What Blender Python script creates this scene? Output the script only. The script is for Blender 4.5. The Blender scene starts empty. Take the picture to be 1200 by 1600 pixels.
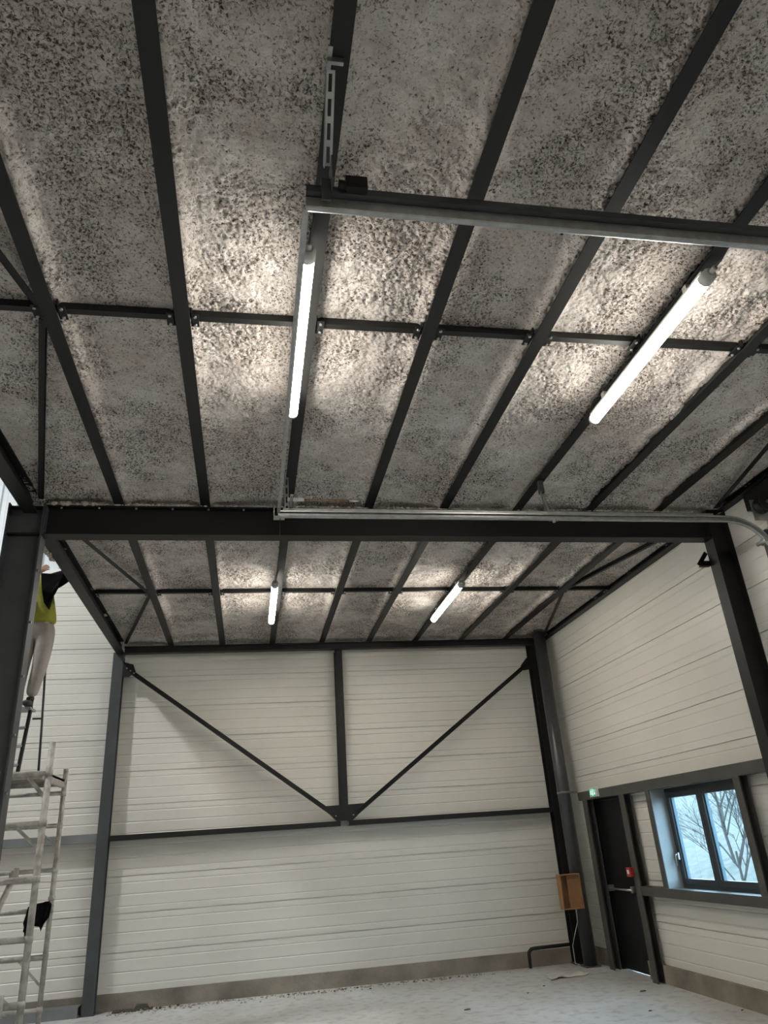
import bpy, bmesh, math, random
from mathutils import Vector, Matrix, noise
C = bpy.context.scene.collection
S = bpy.context.scene
R = random.Random(7)
PI = math.pi

# ------------------------------------------------------------------ camera
YAW, PITCH, ROLL, FPX = 0.19752, 0.42829, -0.07117, 1134.35
CAMZ = 1.6
def cam_axes():
    cy, sy = math.cos(YAW), math.sin(YAW); cp, sp = math.cos(PITCH), math.sin(PITCH)
    cr, sr = math.cos(ROLL), math.sin(ROLL)
    r = Vector((cy, -sy, 0)); f = Vector((sy*cp, cy*cp, sp)); u = r.cross(f)
    return cr*r + sr*u, -sr*r + cr*u, f
cr_, cu_, cf_ = cam_axes()
cam = bpy.data.cameras.new('camera'); camo = bpy.data.objects.new('camera', cam); C.objects.link(camo)
mw = Matrix.Identity(4)
for i in range(3):
    mw[i][0] = cr_[i]; mw[i][1] = cu_[i]; mw[i][2] = -cf_[i]
mw[0][3], mw[1][3], mw[2][3] = 0, 0, CAMZ
camo.matrix_world = mw
cam.sensor_fit = 'VERTICAL'; cam.sensor_height = 32.0; cam.lens = FPX/1600*32.0
cam.clip_start = 0.05; cam.clip_end = 300
S.camera = camo

# ------------------------------------------------------------------ light levels
SKY_STRENGTH = 13.0
TUBE_UP, TUBE_DOWN = 14.0, 132.0
HIGHBAY_WATTS = 400.0
S.view_settings.view_transform = 'Standard'; S.view_settings.look = 'None'
S.view_settings.gamma = 1; S.view_settings.use_curve_mapping = False
S.view_settings.exposure = 0.0
w = bpy.data.worlds.new('overcast_sky'); S.world = w; w.use_nodes = True
bg = w.node_tree.nodes['Background']; bg.inputs[0].default_value = (0.60, 0.80, 1.0, 1); bg.inputs[1].default_value = SKY_STRENGTH

# ------------------------------------------------------------------ materials
def mat(name, col, rough=0.5, metal=0.0, noise_scale=None, amt=0.15, bump=0.0, bscale=60, emis=None, estr=0, trans=0, spec=0.5, col2=None):
    m = bpy.data.materials.new(name); m.use_nodes = True
    nt = m.node_tree; b = nt.nodes['Principled BSDF']
    b.inputs['Base Color'].default_value = (*col, 1); b.inputs['Roughness'].default_value = rough
    b.inputs['Metallic'].default_value = metal; b.inputs['Specular IOR Level'].default_value = spec
    if trans: b.inputs['Transmission Weight'].default_value = trans
    if emis: b.inputs['Emission Color'].default_value = (*emis, 1); b.inputs['Emission Strength'].default_value = estr
    tc = nt.nodes.new('ShaderNodeTexCoord')
    if noise_scale:
        n = nt.nodes.new('ShaderNodeTexNoise'); n.inputs['Scale'].default_value = noise_scale; n.inputs['Detail'].default_value = 5
        nt.links.new(tc.outputs['Object'], n.inputs['Vector'])
        cr = nt.nodes.new('ShaderNodeValToRGB')
        c2 = col2 or tuple(c*(1-amt) for c in col)
        cr.color_ramp.elements[0].position = 0.3; cr.color_ramp.elements[1].position = 0.7
        cr.color_ramp.elements[0].color = (*c2, 1); cr.color_ramp.elements[1].color = (*col, 1)
        nt.links.new(n.outputs['Fac'], cr.inputs['Fac']); nt.links.new(cr.outputs['Color'], b.inputs['Base Color'])
    if bump:
        n2 = nt.nodes.new('ShaderNodeTexNoise'); n2.inputs['Scale'].default_value = bscale; n2.inputs['Detail'].default_value = 4
        nt.links.new(tc.outputs['Object'], n2.inputs['Vector'])
        bp = nt.nodes.new('ShaderNodeBump'); bp.inputs['Strength'].default_value = bump; bp.inputs['Distance'].default_value = 0.01
        nt.links.new(n2.outputs['Fac'], bp.inputs['Height']); nt.links.new(bp.outputs['Normal'], b.inputs['Normal'])
    return m

M = {}
M['steel'] = mat('anthracite_painted_steel', (0.010, 0.0096, 0.0088), 0.5, 0, 3, 0.25, spec=0.3)
M['steel_grey'] = mat('grey_painted_steel', (0.17, 0.18, 0.18), 0.5, 0, 4, 0.25)
M['steel_mid'] = mat('slate_painted_steel', (0.052, 0.057, 0.061), 0.45, 0, 4, 0.25)
M['post'] = mat('grey_post_paint', (0.060, 0.058, 0.052), 0.5, 0, 4, 0.25)
M['pipe'] = mat('dark_grey_pipe_paint', (0.045, 0.047, 0.048), 0.3, 0, 4, 0.2)
M['panel'] = mat('off_white_sandwich_panel', (0.63, 0.605, 0.55), 0.38, 0, 1.3, 0.06)
M['clad'] = mat('pale_profiled_cladding', (0.62, 0.66, 0.68), 0.5, 0, 2, 0.08)
M['galv'] = mat('galvanised_steel', (0.42, 0.43, 0.42), 0.38, 0.75, 18, 0.3)
M['galv_dull'] = mat('weathered_scaffold_steel', (0.46, 0.43, 0.385), 0.65, 0.1, 14, 0.5, 0.4, 50)
M['alu'] = mat('aluminium_flashing', (0.34, 0.37, 0.38), 0.45, 0.2, 6, 0.12)
M['frame'] = mat('blue_black_window_frame', (0.018, 0.026, 0.034), 0.35)
M['gasket'] = mat('blue_grey_glazing_bead', (0.10, 0.17, 0.22), 0.35)
M['door'] = mat('black_door_leaf', (0.006, 0.0065, 0.0065), 0.5, 0, 3, 0.2, spec=0.25)
M['chrome'] = mat('brushed_metal', (0.5, 0.5, 0.5), 0.3, 0.9)
M['black'] = mat('black_rubber', (0.012, 0.012, 0.012), 0.6)
M['white'] = mat('white_plastic', (0.7, 0.7, 0.68), 0.4)
M['cap'] = mat('grey_lamp_cap_plastic', (0.42, 0.42, 0.39), 0.45)
M['red'] = mat('red_plastic', (0.35, 0.02, 0.02), 0.4)
M['rust'] = mat('rusty_spring', (0.30, 0.17, 0.07), 0.6, 0.4, 30, 0.4)
M['timber'] = mat('brown_plywood', (0.30, 0.15, 0.065), 0.7, 0, 5, 0.3)
M['timber_old'] = mat('weathered_deck_board', (0.19, 0.15, 0.11), 0.75, 0, 6, 0.4, 0.4, 30)
M['paper'] = mat('crumpled_paper', (0.55, 0.52, 0.46), 0.85, 0, 10, 0.15)
M['crumb'] = mat('pale_flocking_crumbs', (0.42, 0.37, 0.31), 0.95, 0, 30, 0.4)
M['debris'] = mat('dark_dry_debris', (0.09, 0.08, 0.06), 0.95, 0, 30, 0.5)
M['tube'] = mat('lit_opal_tube', (0.8, 0.8, 0.8), 0.4, emis=(1.0, 0.95, 0.865), estr=1)
nt = M['tube'].node_tree     # the LED strip faces down, so the lower half of the opal tube is the brighter one
ge = nt.nodes.new('ShaderNodeNewGeometry'); sx = nt.nodes.new('ShaderNodeSeparateXYZ'); mr = nt.nodes.new('ShaderNodeMapRange')
nt.links.new(ge.outputs['Normal'], sx.inputs[0]); nt.links.new(sx.outputs['Z'], mr.inputs['Value'])
mr.inputs['From Min'].default_value = .25; mr.inputs['From Max'].default_value = -.75; mr.inputs['To Min'].default_value = TUBE_UP; mr.inputs['To Max'].default_value = TUBE_DOWN
nt.links.new(mr.outputs['Result'], nt.nodes['Principled BSDF'].inputs['Emission Strength'])
M['vest'] = mat('hi_vis_yellow_fabric', (0.25, 0.25, 0.02), 0.8, 0, 8, 0.2)
M['vest_band'] = mat('grey_reflective_band', (0.35, 0.36, 0.30), 0.5)
M['black_cloth'] = mat('black_cloth', (0.005, 0.0045, 0.005), 0.9, 0, 9, 0.3, spec=0.1)
M['trouser'] = mat('pale_dusty_trousers', (0.36, 0.32, 0.29), 0.9, 0, 5, 0.35)
M['skin'] = mat('skin', (0.48, 0.27, 0.20), 0.55)
M['hair'] = mat('dark_hair', (0.03, 0.02, 0.015), 0.7)
M['boot'] = mat('dark_work_boot', (0.03, 0.025, 0.02), 0.7)
M['bark'] = mat('winter_bark', (0.045, 0.042, 0.04), 0.9, 0, 5, 0.4)
M['hill'] = mat('frosty_winter_slope', (0.085, 0.082, 0.072), 0.95, 0, 5.0, 0.3, col2=(0.035, 0.040, 0.034))
M['deck'] = mat('dark_roof_deck', (0.10, 0.10, 0.10), 0.8)
M['green_sign'] = mat('green_exit_face', (0.02, 0.30, 0.14), 0.4, emis=(0.05, 0.55, 0.28), estr=0.35)
M['white_sign'] = mat('lit_white_pictogram', (0.8, 0.8, 0.8), 0.4, emis=(0.8, 1.0, 0.9), estr=0.9)

def glass_mat():
    m = bpy.data.materials.new('clear_glass'); m.use_nodes = True; nt = m.node_tree
    nt.nodes.clear()
    o = nt.nodes.new('ShaderNodeOutputMaterial'); t = nt.nodes.new('ShaderNodeBsdfTransparent'); g = nt.nodes.new('ShaderNodeBsdfGlossy')
    t.inputs[0].default_value = (0.86, 0.94, 0.95, 1); g.inputs['Roughness'].default_value = 0.03
    f = nt.nodes.new('ShaderNodeFresnel'); f.inputs[0].default_value = 1.45
    mx = nt.nodes.new('ShaderNodeMixShader')
    ge = nt.nodes.new('ShaderNodeNewGeometry'); ml = nt.nodes.new('ShaderNodeMath'); ml.operation = 'MULTIPLY_ADD'; ml.inputs[1].default_value = -1; ml.inputs[2].default_value = 1
    m2 = nt.nodes.new('ShaderNodeMath'); m2.operation = 'MULTIPLY'
    nt.links.new(ge.outputs['Backfacing'], ml.inputs[0]); nt.links.new(ml.outputs[0], m2.inputs[0]); nt.links.new(f.outputs[0], m2.inputs[1])
    nt.links.new(m2.outputs[0], mx.inputs[0]); nt.links.new(t.outputs[0], mx.inputs[1]); nt.links.new(g.outputs[0], mx.inputs[2])
    nt.links.new(mx.outputs[0], o.inputs[0]); return m
M['glass'] = glass_mat()

def concrete_floor():
    m = mat('power_floated_concrete', (0.40, 0.385, 0.36), 0.42); nt = m.node_tree; b = nt.nodes['Principled BSDF']
    tc = nt.nodes.new('ShaderNodeTexCoord')
    def nz(s, d):
        n = nt.nodes.new('ShaderNodeTexNoise'); n.inputs['Scale'].default_value = s; n.inputs['Detail'].default_value = d
        nt.links.new(tc.outputs['Object'], n.inputs['Vector']); return n
    a, c = nz(0.9, 6), nz(9, 8)
    r1 = nt.nodes.new('ShaderNodeValToRGB'); r1.color_ramp.elements[0].position = .3; r1.color_ramp.elements[1].position = .72
    r1.color_ramp.elements[0].color = (.42, .41, .39, 1); r1.color_ramp.elements[1].color = (.58, .59, .59, 1)
    nt.links.new(a.outputs['Fac'], r1.inputs['Fac'])
    r2 = nt.nodes.new('ShaderNodeValToRGB'); r2.color_ramp.elements[0].position = .32; r2.color_ramp.elements[1].position = .5
    r2.color_ramp.elements[0].color = (.68, .67, .65, 1); r2.color_ramp.elements[1].color = (1, 1, 1, 1)
    nt.links.new(c.outputs['Fac'], r2.inputs['Fac'])
    mx = nt.nodes.new('ShaderNodeMix'); mx.data_type = 'RGBA'; mx.blend_type = 'MULTIPLY'; mx.inputs['Factor'].default_value = 1
    nt.links.new(r1.outputs['Color'], mx.inputs['A']); nt.links.new(r2.outputs['Color'], mx.inputs['B'])
    nt.links.new(mx.outputs['Result'], b.inputs['Base Color'])
    bp = nt.nodes.new('ShaderNodeBump'); bp.inputs['Strength'].default_value = .25; bp.inputs['Distance'].default_value = .004
    nt.links.new(c.outputs['Fac'], bp.inputs['Height']); nt.links.new(bp.outputs['Normal'], b.inputs['Normal'])
    return m
M['floor'] = concrete_floor()
def plinth_mat():
    m = mat('stained_concrete_plinth', (0.30, 0.26, 0.21), 0.85, 0, 2.2, 0.5, 0.5, 25, col2=(0.13, 0.11, 0.085)); return m
M['plinth'] = plinth_mat()

def flocking():
    m = bpy.data.materials.new('sprayed_fibre_flocking'); m.use_nodes = True; nt = m.node_tree; b = nt.nodes['Principled BSDF']
    b.inputs['Roughness'].default_value = 0.95; b.inputs['Specular IOR Level'].default_value = 0.1
    L = nt.links.new
    tc = nt.nodes.new('ShaderNodeTexCoord')
    mp = nt.nodes.new('ShaderNodeMapping'); L(tc.outputs['Object'], mp.inputs['Vector'])
    def nz(s, d, rough=.55, dist=0, vec=mp):
        n = nt.nodes.new('ShaderNodeTexNoise'); n.inputs['Scale'].default_value = s; n.inputs['Detail'].default_value = d
        n.inputs['Roughness'].default_value = rough; n.inputs['Distortion'].default_value = dist
        L(vec.outputs['Vector'], n.inputs['Vector']); return n
    def ramp(n, p0, p1, c0, c1, out='Fac'):
        r = nt.nodes.new('ShaderNodeValToRGB'); e = r.color_ramp.elements
        e[0].position, e[1].position = p0, p1; e[0].color = (*c0, 1); e[1].color = (*c1, 1)
        L(n.outputs[out], r.inputs['Fac']); return r
    at = nt.nodes.new('ShaderNodeAttribute'); at.attribute_name = 'rough_patch'
    fine = nz(70, 6, .7, .6); hue = nz(2.6, 5); med = nz(11, 5, .6, .8)
    base = ramp(hue, .35, .65, (.64, .575, .525), (.78, .73, .685))
    mr = ramp(med, .34, .62, (.80, .78, .76), (1, 1, 1))
    add = nt.nodes.new('ShaderNodeMath'); add.operation = 'MULTIPLY_ADD'; add.inputs[1].default_value = -.10
    L(at.outputs['Fac'], add.inputs[0]); L(fine.outputs['Fac'], add.inputs[2])
    spk = nt.nodes.new('ShaderNodeValToRGB'); e = spk.color_ramp.elements
    e[0].position, e[1].position = .305, .44; e[0].color = (.11, .09, .078, 1); e[1].color = (1, 1, 1, 1)  # dark specks: loose fibres plus the shade inside small pits, painted in
    L(add.outputs[0], spk.inputs['Fac'])
    m0 = nt.nodes.new('ShaderNodeMix'); m0.data_type = 'RGBA'; m0.blend_type = 'MULTIPLY'; m0.inputs['Factor'].default_value = 1
    L(base.outputs['Color'], m0.inputs['A']); L(mr.outputs['Color'], m0.inputs['B'])
    mx = nt.nodes.new('ShaderNodeMix'); mx.data_type = 'RGBA'; mx.blend_type = 'MULTIPLY'; mx.inputs['Factor'].default_value = 1
    L(m0.outputs['Result'], mx.inputs['A']); L(spk.outputs['Color'], mx.inputs['B']); L(mx.outputs['Result'], b.inputs['Base Color'])
    bp = nt.nodes.new('ShaderNodeBump'); bp.inputs['Strength'].default_value = .8; bp.inputs['Distance'].default_value = .012
    L(fine.outputs['Fac'], bp.inputs['Height']); L(bp.outputs['Normal'], b.inputs['Normal'])
    return m
M['flock'] = flocking()

# ------------------------------------------------------------------ mesh helpers (world coordinates)
class MB:
    def __init__(s): s.bm = bmesh.new()
    def box(s, x0, x1, y0, y1, z0, z1):
        v = [s.bm.verts.new((x, y, z)) for x in (x0, x1) for y in (y0, y1) for z in (z0, z1)]
        for f in ((0,1,3,2),(4,6,7,5),(0,4,5,1),(2,3,7,6),(0,2,6,4),(1,5,7,3)): s.bm.faces.new([v[i] for i in f])
        return s
    def bar(s, a, b, wd, ht, up=(0, 0, 1), off=(0, 0)):
        a, b = Vector(a), Vector(b); d = (b-a).normalized(); up = Vector(up)
        sd = d.cross(up).normalized(); u = sd.cross(d).normalized()
        o = sd*off[0] + u*off[1]; vs = []
        for p in (a, b):
            for i, j in ((-1,-1),(1,-1),(1,1),(-1,1)): vs.append(s.bm.verts.new(p+o+sd*(i*wd/2)+u*(j*ht/2)))
        for f in ((3,2,1,0),(4,5,6,7),(0,1,5,4),(1,2,6,5),(2,3,7,6),(3,0,4,7)): s.bm.faces.new([vs[i] for i in f])
        return s
    def angle(s, a, b, w1, t=.006, up=(0, 0, 1), flip=1):
        s.bar(a, b, w1, t, up, (0, 0)); s.bar(a, b, t, w1, up, (flip*(w1/2-t/2), w1/2-t/2)); return s
    def ibeam(s, a, b, wd, ht, tf=.009, tw=.006, up=(0, 0, 1)):
        s.bar(a, b, wd, tf, up, (0, ht/2-tf/2)); s.bar(a, b, wd, tf, up, (0, -ht/2+tf/2)); s.bar(a, b, tw, ht-2*tf, up); return s
    def tube(s, pts, r, n=10, caps=True):
        pts = [Vector(p) for p in pts]; rings = []; rr = r if isinstance(r, (list, tuple)) else [r]*len(pts)
        d0 = (pts[1]-pts[0]).normalized(); ref = Vector((0, 0, 1)) if abs(d0.z) < .9 else Vector((1, 0, 0))
        u = d0.cross(ref).normalized()
        for i, p in enumerate(pts):
            if i == 0: d = pts[1]-p
            elif i == len(pts)-1: d = p-pts[i-1]
            else: d = (pts[i+1]-p).normalized()+(p-pts[i-1]).normalized()
            d.normalize(); u = (u-d*u.dot(d)).normalized(); v = d.cross(u)
            rings.append([s.bm.verts.new(p+(u*math.cos(2*PI*k/n)+v*math.sin(2*PI*k/n))*rr[i]) for k in range(n)])
        for A, B in zip(rings, rings[1:]):
            for k in range(n):
                f = s.bm.faces.new((A[k], A[(k+1) % n], B[(k+1) % n], B[k])); f.smooth = True
        if caps:
            s.bm.faces.new(rings[0][::-1]); s.bm.faces.new(rings[-1])
        return s
    def prism(s, pts, d):
        d = Vector(d); a = [s.bm.verts.new(p) for p in pts]; b = [s.bm.verts.new(Vector(p)+d) for p in pts]; n = len(pts)
        s.bm.faces.new(a[::-1]); s.bm.faces.new(b)
        for k in range(n): s.bm.faces.new((a[k], a[(k+1) % n], b[(k+1) % n], b[k]))
        return s
    def ball(s, c, r, sx=1, sy=1, sz=1, sub=2):
        bmesh.ops.create_icosphere(s.bm, subdivisions=sub, radius=r, matrix=Matrix.Translation(c) @ Matrix.Diagonal((sx, sy, sz, 1)))
        return s

ORG = {}
def mk(name, mb, m, org, bevel=0.0):
    bm = mb.bm
    bmesh.ops.recalc_face_normals(bm, faces=bm.faces)
    bmesh.ops.translate(bm, verts=bm.verts, vec=-Vector(org))
    me = bpy.data.meshes.new(name); bm.to_mesh(me); bm.free()
    o = bpy.data.objects.new(name, me); C.objects.link(o)
    if m: me.materials.append(M[m])
    if bevel:
        b = o.modifiers.new('bevel', 'BEVEL'); b.width = bevel; b.segments = 2; b.limit_method = 'ANGLE'
    return o
def thing(name, label, cat, loc, group=None):
    o = bpy.data.objects.new(name, None); C.objects.link(o); o.location = loc; o.empty_display_size = .1
    o['label'] = label; o['category'] = cat
    if group: o['group'] = group
    ORG[o.name] = Vector(loc); return o
def part(name, mb, m, parent, label=None, bevel=0.0):
    org = ORG[parent.name]; o = mk(name, mb, m, org, bevel); o.parent = parent; ORG[o.name] = org
    if label: o['label'] = label
    return o
def single(name, mb, m, label, cat, group=None, bevel=0.0, kind=None):
    bb = [v.co for v in mb.bm.verts]
    org = Vector(((min(v.x for v in bb)+max(v.x for v in bb))/2, (min(v.y for v in bb)+max(v.y for v in bb))/2, min(v.z for v in bb)))
    o = mk(name, mb, m, org, bevel); o.location = org; o['label'] = label; o['category'] = cat
    if group: o['group'] = group
    if kind: o['kind'] = kind
    ORG[o.name] = org; return o
def struct(name, mb, m, label=None, bevel=0.0):
    o = mk(name, mb, m, (0, 0, 0), bevel); o['kind'] = 'structure'
    if label: o['label'] = label; o['category'] = name.split('_')[0]
    ORG[o.name] = Vector((0, 0, 0)); return o

# ------------------------------------------------------------------ dimensions
XR = 4.60      # inner face of right cladding
YB = 10.78     # inner face of back cladding
ZP = 4.36      # underside of purlins
PX = [-1.11, -0.40, 0.31, 1.03, 1.73, 2.44, 3.16, 3.87]
XL = -1.80     # left eave line

# ------------------------------------------------------------------ structure
struct('floor', MB().box(-8, 4.78, -4, 10.95, -.2, 0), 'floor', 'pale power-floated concrete floor with dusty stains')

def prof(z0, z1):
    """panel joint / groove profile: list of (z, depth)"""
    pitch, j0 = .4225, .1775; out = [(z0, 0)]
    k = -1
    while True:
        j = j0+pitch*k; k += 1
        if j > z1: break
        for c, h, d in ((j, .0045, .018), (j+.076, .010, .004), (j+.211, .010, .004), (j+.346, .010, .004)):
            if c-h > z0 and c+h < z1:
                if h < .005: out += [(c-h, 0), (c-h+.0004, d), (c+h-.0004, d), (c+h, 0)]
                else: out += [(c-h, 0), (c-h*.45, d), (c+h*.2, d), (c+h, 0)]
    out.append((z1, 0)); return out
def panel_wall(name, segs, axis, face, thick, label):
    bm = bmesh.new()
    for (u0, u1, z0, z1) in segs:
        pr = prof(z0, z1)
        def P(u, z, d): return (u, face+d, z) if axis == 'x' else (face+d, u, z)
        ra = [bm.verts.new(P(u0, z, d)) for z, d in pr]; rb = [bm.verts.new(P(u1, z, d)) for z, d in pr]
        for i in range(len(pr)-1): bm.faces.new((ra[i], ra[i+1], rb[i+1], rb[i]))
        ba = [bm.verts.new(P(u, z, thick)) for u, z in ((u0, z0), (u1, z0), (u1, z1), (u0, z1))]
        bm.faces.new(ba)
        bm.faces.new([ra[0], rb[0], ba[1], ba[0]]); bm.faces.new([rb[-1], ra[-1], ba[3], ba[2]])
        bm.faces.new(ra+[ba[3], ba[0]]); bm.faces.new(rb+[ba[2], ba[1]])
    mb = MB(); mb.bm.free(); mb.bm = bm
    return struct(name, mb, 'panel', label)
panel_wall('wall_back', [(-8, 4.75, .1775, 5.57)], 'x', YB, .15, 'off-white horizontal sandwich panel gable wall')
WY0, WY1, WZ0, WZ1 = 6.62, 8.21, .95, 1.97
DY0, DY1, DZ1 = 9.16, 9.97, 1.98
SY0, SY1, SZ1 = 2.2, 5.36, 3.95
panel_wall('wall_right', [(-4, SY0, .1775, 4.6), (SY0, SY1, SZ1, 4.6), (SY1, WY0, .1775, 4.6), (WY0, WY1, .1775, WZ0), (WY0, WY1, WZ1, 4.6),
                          (WY1, DY0, .1775, 4.6), (DY0, DY1, DZ1, 4.6), (DY1, YB, .1775, 4.6)], 'y', XR, .15, 'off-white horizontal sandwich panel side wall')
pb = MB()
pb.box(-8, 4.75, YB-.03, YB+.15, 0, .18)
struct('baseboard_back', pb, 'plinth', 'stained bare concrete plinth under the back panels')
pb = MB()
for a, b in ((-4, SY0), (SY1, DY0), (DY1, YB-.03)): pb.box(XR-.045, XR+.15, a, b, 0, .18)
struct('baseboard_right', pb, 'plinth', 'stained bare concrete plinth under the right panels')
# vertical profiled cladding above the gable panels of the tall hall on the left
b = bmesh.new(); xs = []; x = -8.0
while x < -1.8:
    xs += [(x, 0), (x+.12, 0), (x+.14, .03), (x+.20, .03), (x+.22, 0)]; x += .24
lo = [b.verts.new((x, YB+.06+d, 5.6)) for x, d in xs]; hi = [b.verts.new((x, YB+.06+d, 8.85)) for x, d in xs]
for i in range(len(xs)-1): b.faces.new((lo[i], lo[i+1], hi[i+1], hi[i]))
mb = MB(); mb.bm.free(); mb.bm = b; mb.box(-8, -1.8, YB+.12, YB+.2, 5.5, 8.9)
struct('wall_gable', mb, 'clad', 'pale vertical profiled cladding high on the gable')
struct('trim_1', MB().box(-8, -1.8, YB-.015, YB+.1, 5.55, 5.62), 'white', 'white flashing where the panels meet the upper cladding')
struct('wall_left', MB().box(-8.15, -8, -4, YB, 0, 8.9), 'panel')
struct('wall_front', MB().box(-8.15, 4.8, -4.15, -4, 0, 8.9), 'panel')
struct('wall_upper_left', MB().box(-1.93, -1.87, -4, YB, 4.60, 8.9), 'panel')
struct('ceiling_hall', MB().box(-8.15, -1.8, -4.15, 11, 8.9, 9.05), 'panel')
struct('ceiling_deck', MB().box(-1.87, 4.85, -4.15, 11, 4.60, 4.72), 'deck')

# sprayed ceiling: real relief, sagging a little between the purlins and climbing up their webs
import numpy as np
_rs = np.random.RandomState(11); _perm = _rs.permutation(512); _ga = _rs.rand(512)*2*PI
def pn(x, y, sc, seed=0):
    x = x*sc+seed*17.3; y = y*sc+seed*9.1; xi = np.floor(x).astype(int); yi = np.floor(y).astype(int); xf = x-xi; yf = y-yi
    def g(a, b, dx, dy):
        t = _ga[(_perm[(a+_perm[b & 511]) & 511])]; return np.cos(t)*dx+np.sin(t)*dy
    u = xf**3*(xf*(xf*6-15)+10); v = yf**3*(yf*(yf*6-15)+10)
    n0 = g(xi, yi, xf, yf)*(1-u)+g(xi+1, yi, xf-1, yf)*u; n1 = g(xi, yi+1, xf, yf-1)*(1-u)+g(xi+1, yi+1, xf-1, yf-1)*u
    return (n0*(1-v)+n1*v)*1.5
def sstep(a, b_, t): t = np.clip((t-a)/(b_-a), 0, 1); return t*t*(3-2*t)
def ceil_arrays(X, Y):
    d = np.full(X.shape, 9.0)
    for l in [XL]+PX+[4.56]: d = np.minimum(d, abs(X-l))
    z = 4.452-.034*np.exp(-(np.maximum(d-.03, 0)/.055)**2)
    for yy, w_ in ((5.915, .11), (1.0, .11), (10.6, .10)): z -= .03*np.exp(-(np.maximum(abs(Y-yy)-w_, 0)/.06)**2)
    rough = .25+.75*sstep(-.45, .35, .7*pn(X, Y, 1.3, 1)+.5*pn(X, Y, 3.6, 2)+.35*pn(X, Y, 9, 3))
    z += .012*pn(X, Y, 2.2, 4)+.010*pn(X, Y, 6, 5)+.005*pn(X, Y, 15, 6)
    n1 = pn(X+.01*pn(X, Y, 20, 14), Y, 34, 7); n2 = pn(X, Y, 62, 8)
    amp = .0015+.0055*rough
    z += amp*(n1+.7*n2)
    pit = np.maximum(0, n1*.7+n2*.8-.18)
    z += rough*.020*pit
    return z, rough
def ceil_patch(x0, x1, y0, y1, st):
    nx_, ny_ = int((x1-x0)/st), int((y1-y0)/st)
    X, Y = np.meshgrid(np.linspace(x0, x1, nx_+1), np.linspace(y0, y1, ny_+1)); Z, Rg = ceil_arrays(X, Y)
    co = np.stack([X, Y, Z], -1).reshape(-1, 3)
    idx = np.arange((nx_+1)*(ny_+1)).reshape(ny_+1, nx_+1)
    q = np.stack([idx[:-1, :-1], idx[1:, :-1], idx[1:, 1:], idx[:-1, 1:]], -1).reshape(-1, 4)
    return co, q, Rg.ravel()
cos_, qs, rg, off_ = [], [], [], 0
for a in ((-1.87, 4.62, -4.0, 1.05, .08), (-1.87, 4.62, 1.05, 5.92, .0072), (-1.87, 4.62, 5.92, YB+.02, .012)):
    c_, q_, r_ = ceil_patch(*a); cos_.append(c_); qs.append(q_+off_); rg.append(r_); off_ += len(c_)
cos_ = np.concatenate(cos_); qs = np.concatenate(qs); rg = np.concatenate(rg)
me = bpy.data.meshes.new('ceiling'); me.vertices.add(len(cos_)); me.vertices.foreach_set('co', cos_.ravel().astype(np.float32))
me.loops.add(len(qs)*4); me.loops.foreach_set('vertex_index', qs.ravel().astype(np.int32))
me.polygons.add(len(qs)); me.polygons.foreach_set('loop_start', (np.arange(len(qs))*4).astype(np.int32))
me.polygons.foreach_set('use_smooth', np.ones(len(qs), bool))
me.update(calc_edges=True)
at_ = me.attributes.new('rough_patch', 'FLOAT', 'POINT'); at_.data.foreach_set('value', rg.astype(np.float32))
me.materials.append(M['flock'])
co_ = bpy.data.objects.new('ceiling', me); C.objects.link(co_); co_['kind'] = 'structure'
co_['label'] = 'rough sprayed grey-white fibre flocking speckled with dark fibres and painted pit shade'; co_['category'] = 'ceiling'

# ------------------------------------------------------------------ steel frame
def bolt(mb, p, n, r=.011, h=.012):
    p, n = Vector(p), Vector(n).normalized(); mb.tube([p, p+n*h], r, 6)

def portal_beam(y0, y1, z0, z1, xa, xb, label, bolts=True):
    t = thing('roof_beam', label, 'beam', ((xa+xb)/2, (y0+y1)/2, z0))
    c = (y0+y1)/2; zc = (z0+z1)/2
    part('beam_section', MB().ibeam((xa, c, zc), (xb, c, zc), y1-y0, z1-z0, .012, .008), 'steel', t)
    if bolts:
        for k in range(20):
            mb = MB(); bolt(mb, (xa+.12+k*.3, y0+.02, z1-.012), (0, 0, -1), .010, .014); part('bolt', mb, 'galv', t)
        mb = MB().box(xa-.001, xa+.012, y0-.002, y1+.002, z0, z1)
        part('end_plate', mb, 'steel_mid', t)
    return t
portal_beam(5.85, 5.98, 4.09, 4.355, -1.695, 4.388, 'deep dark steel portal beam spanning the room between the two bays')
portal_beam(.93, 1.06, 4.09, 4.355, -1.695, 4.388, 'dark steel portal beam above the viewer, beyond the picture top', False)
portal_beam(10.49, 10.60, 4.26, 4.355, -1.745, 4.40, 'shallow dark steel beam along the top of the back wall', False)

def col_x(xa, xb, y0, y1, z1, label, m='steel'):
    t = thing('steel_column', label, 'column', ((xa+xb)/2, (y0+y1)/2, 0))
    c = (y0+y1)/2; xc = (xa+xb)/2
    part('column_section', MB().ibeam((xc, c, .015), (xc, c, z1), y1-y0, xb-xa, .012, .008, up=(1, 0, 0)), m, t)
    part('base_plate', MB().box(xa-.02, xb+.02 if xb < 4.5 else xb, y0-.03, y1+.03, 0, .014), m, t)
    return t
cl = col_x(-1.985, -1.70, 5.85, 5.985, 4.37, 'dark steel portal column at the left edge in front of the scaffold', 'steel_mid')
mb = MB()
for z in (4.095, 4.335): mb.box(-1.97, -1.715, 5.86, 5.975, z, z+.012)
part('stiffener_plate', mb, 'steel', cl)
for z in (4.22, 3.78, 3.35, 2.93, 2.5, 2.1, 1.7):
    mb = MB(); bolt(mb, (-1.70, 5.875, z), (1, 0, 0), .010, .016); part('bolt', mb, 'galv', cl)
cr = col_x(4.39, 4.597, 5.845, 5.985, 4.37, 'dark steel portal column on the right wall between window and folding door track', 'steel')
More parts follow.
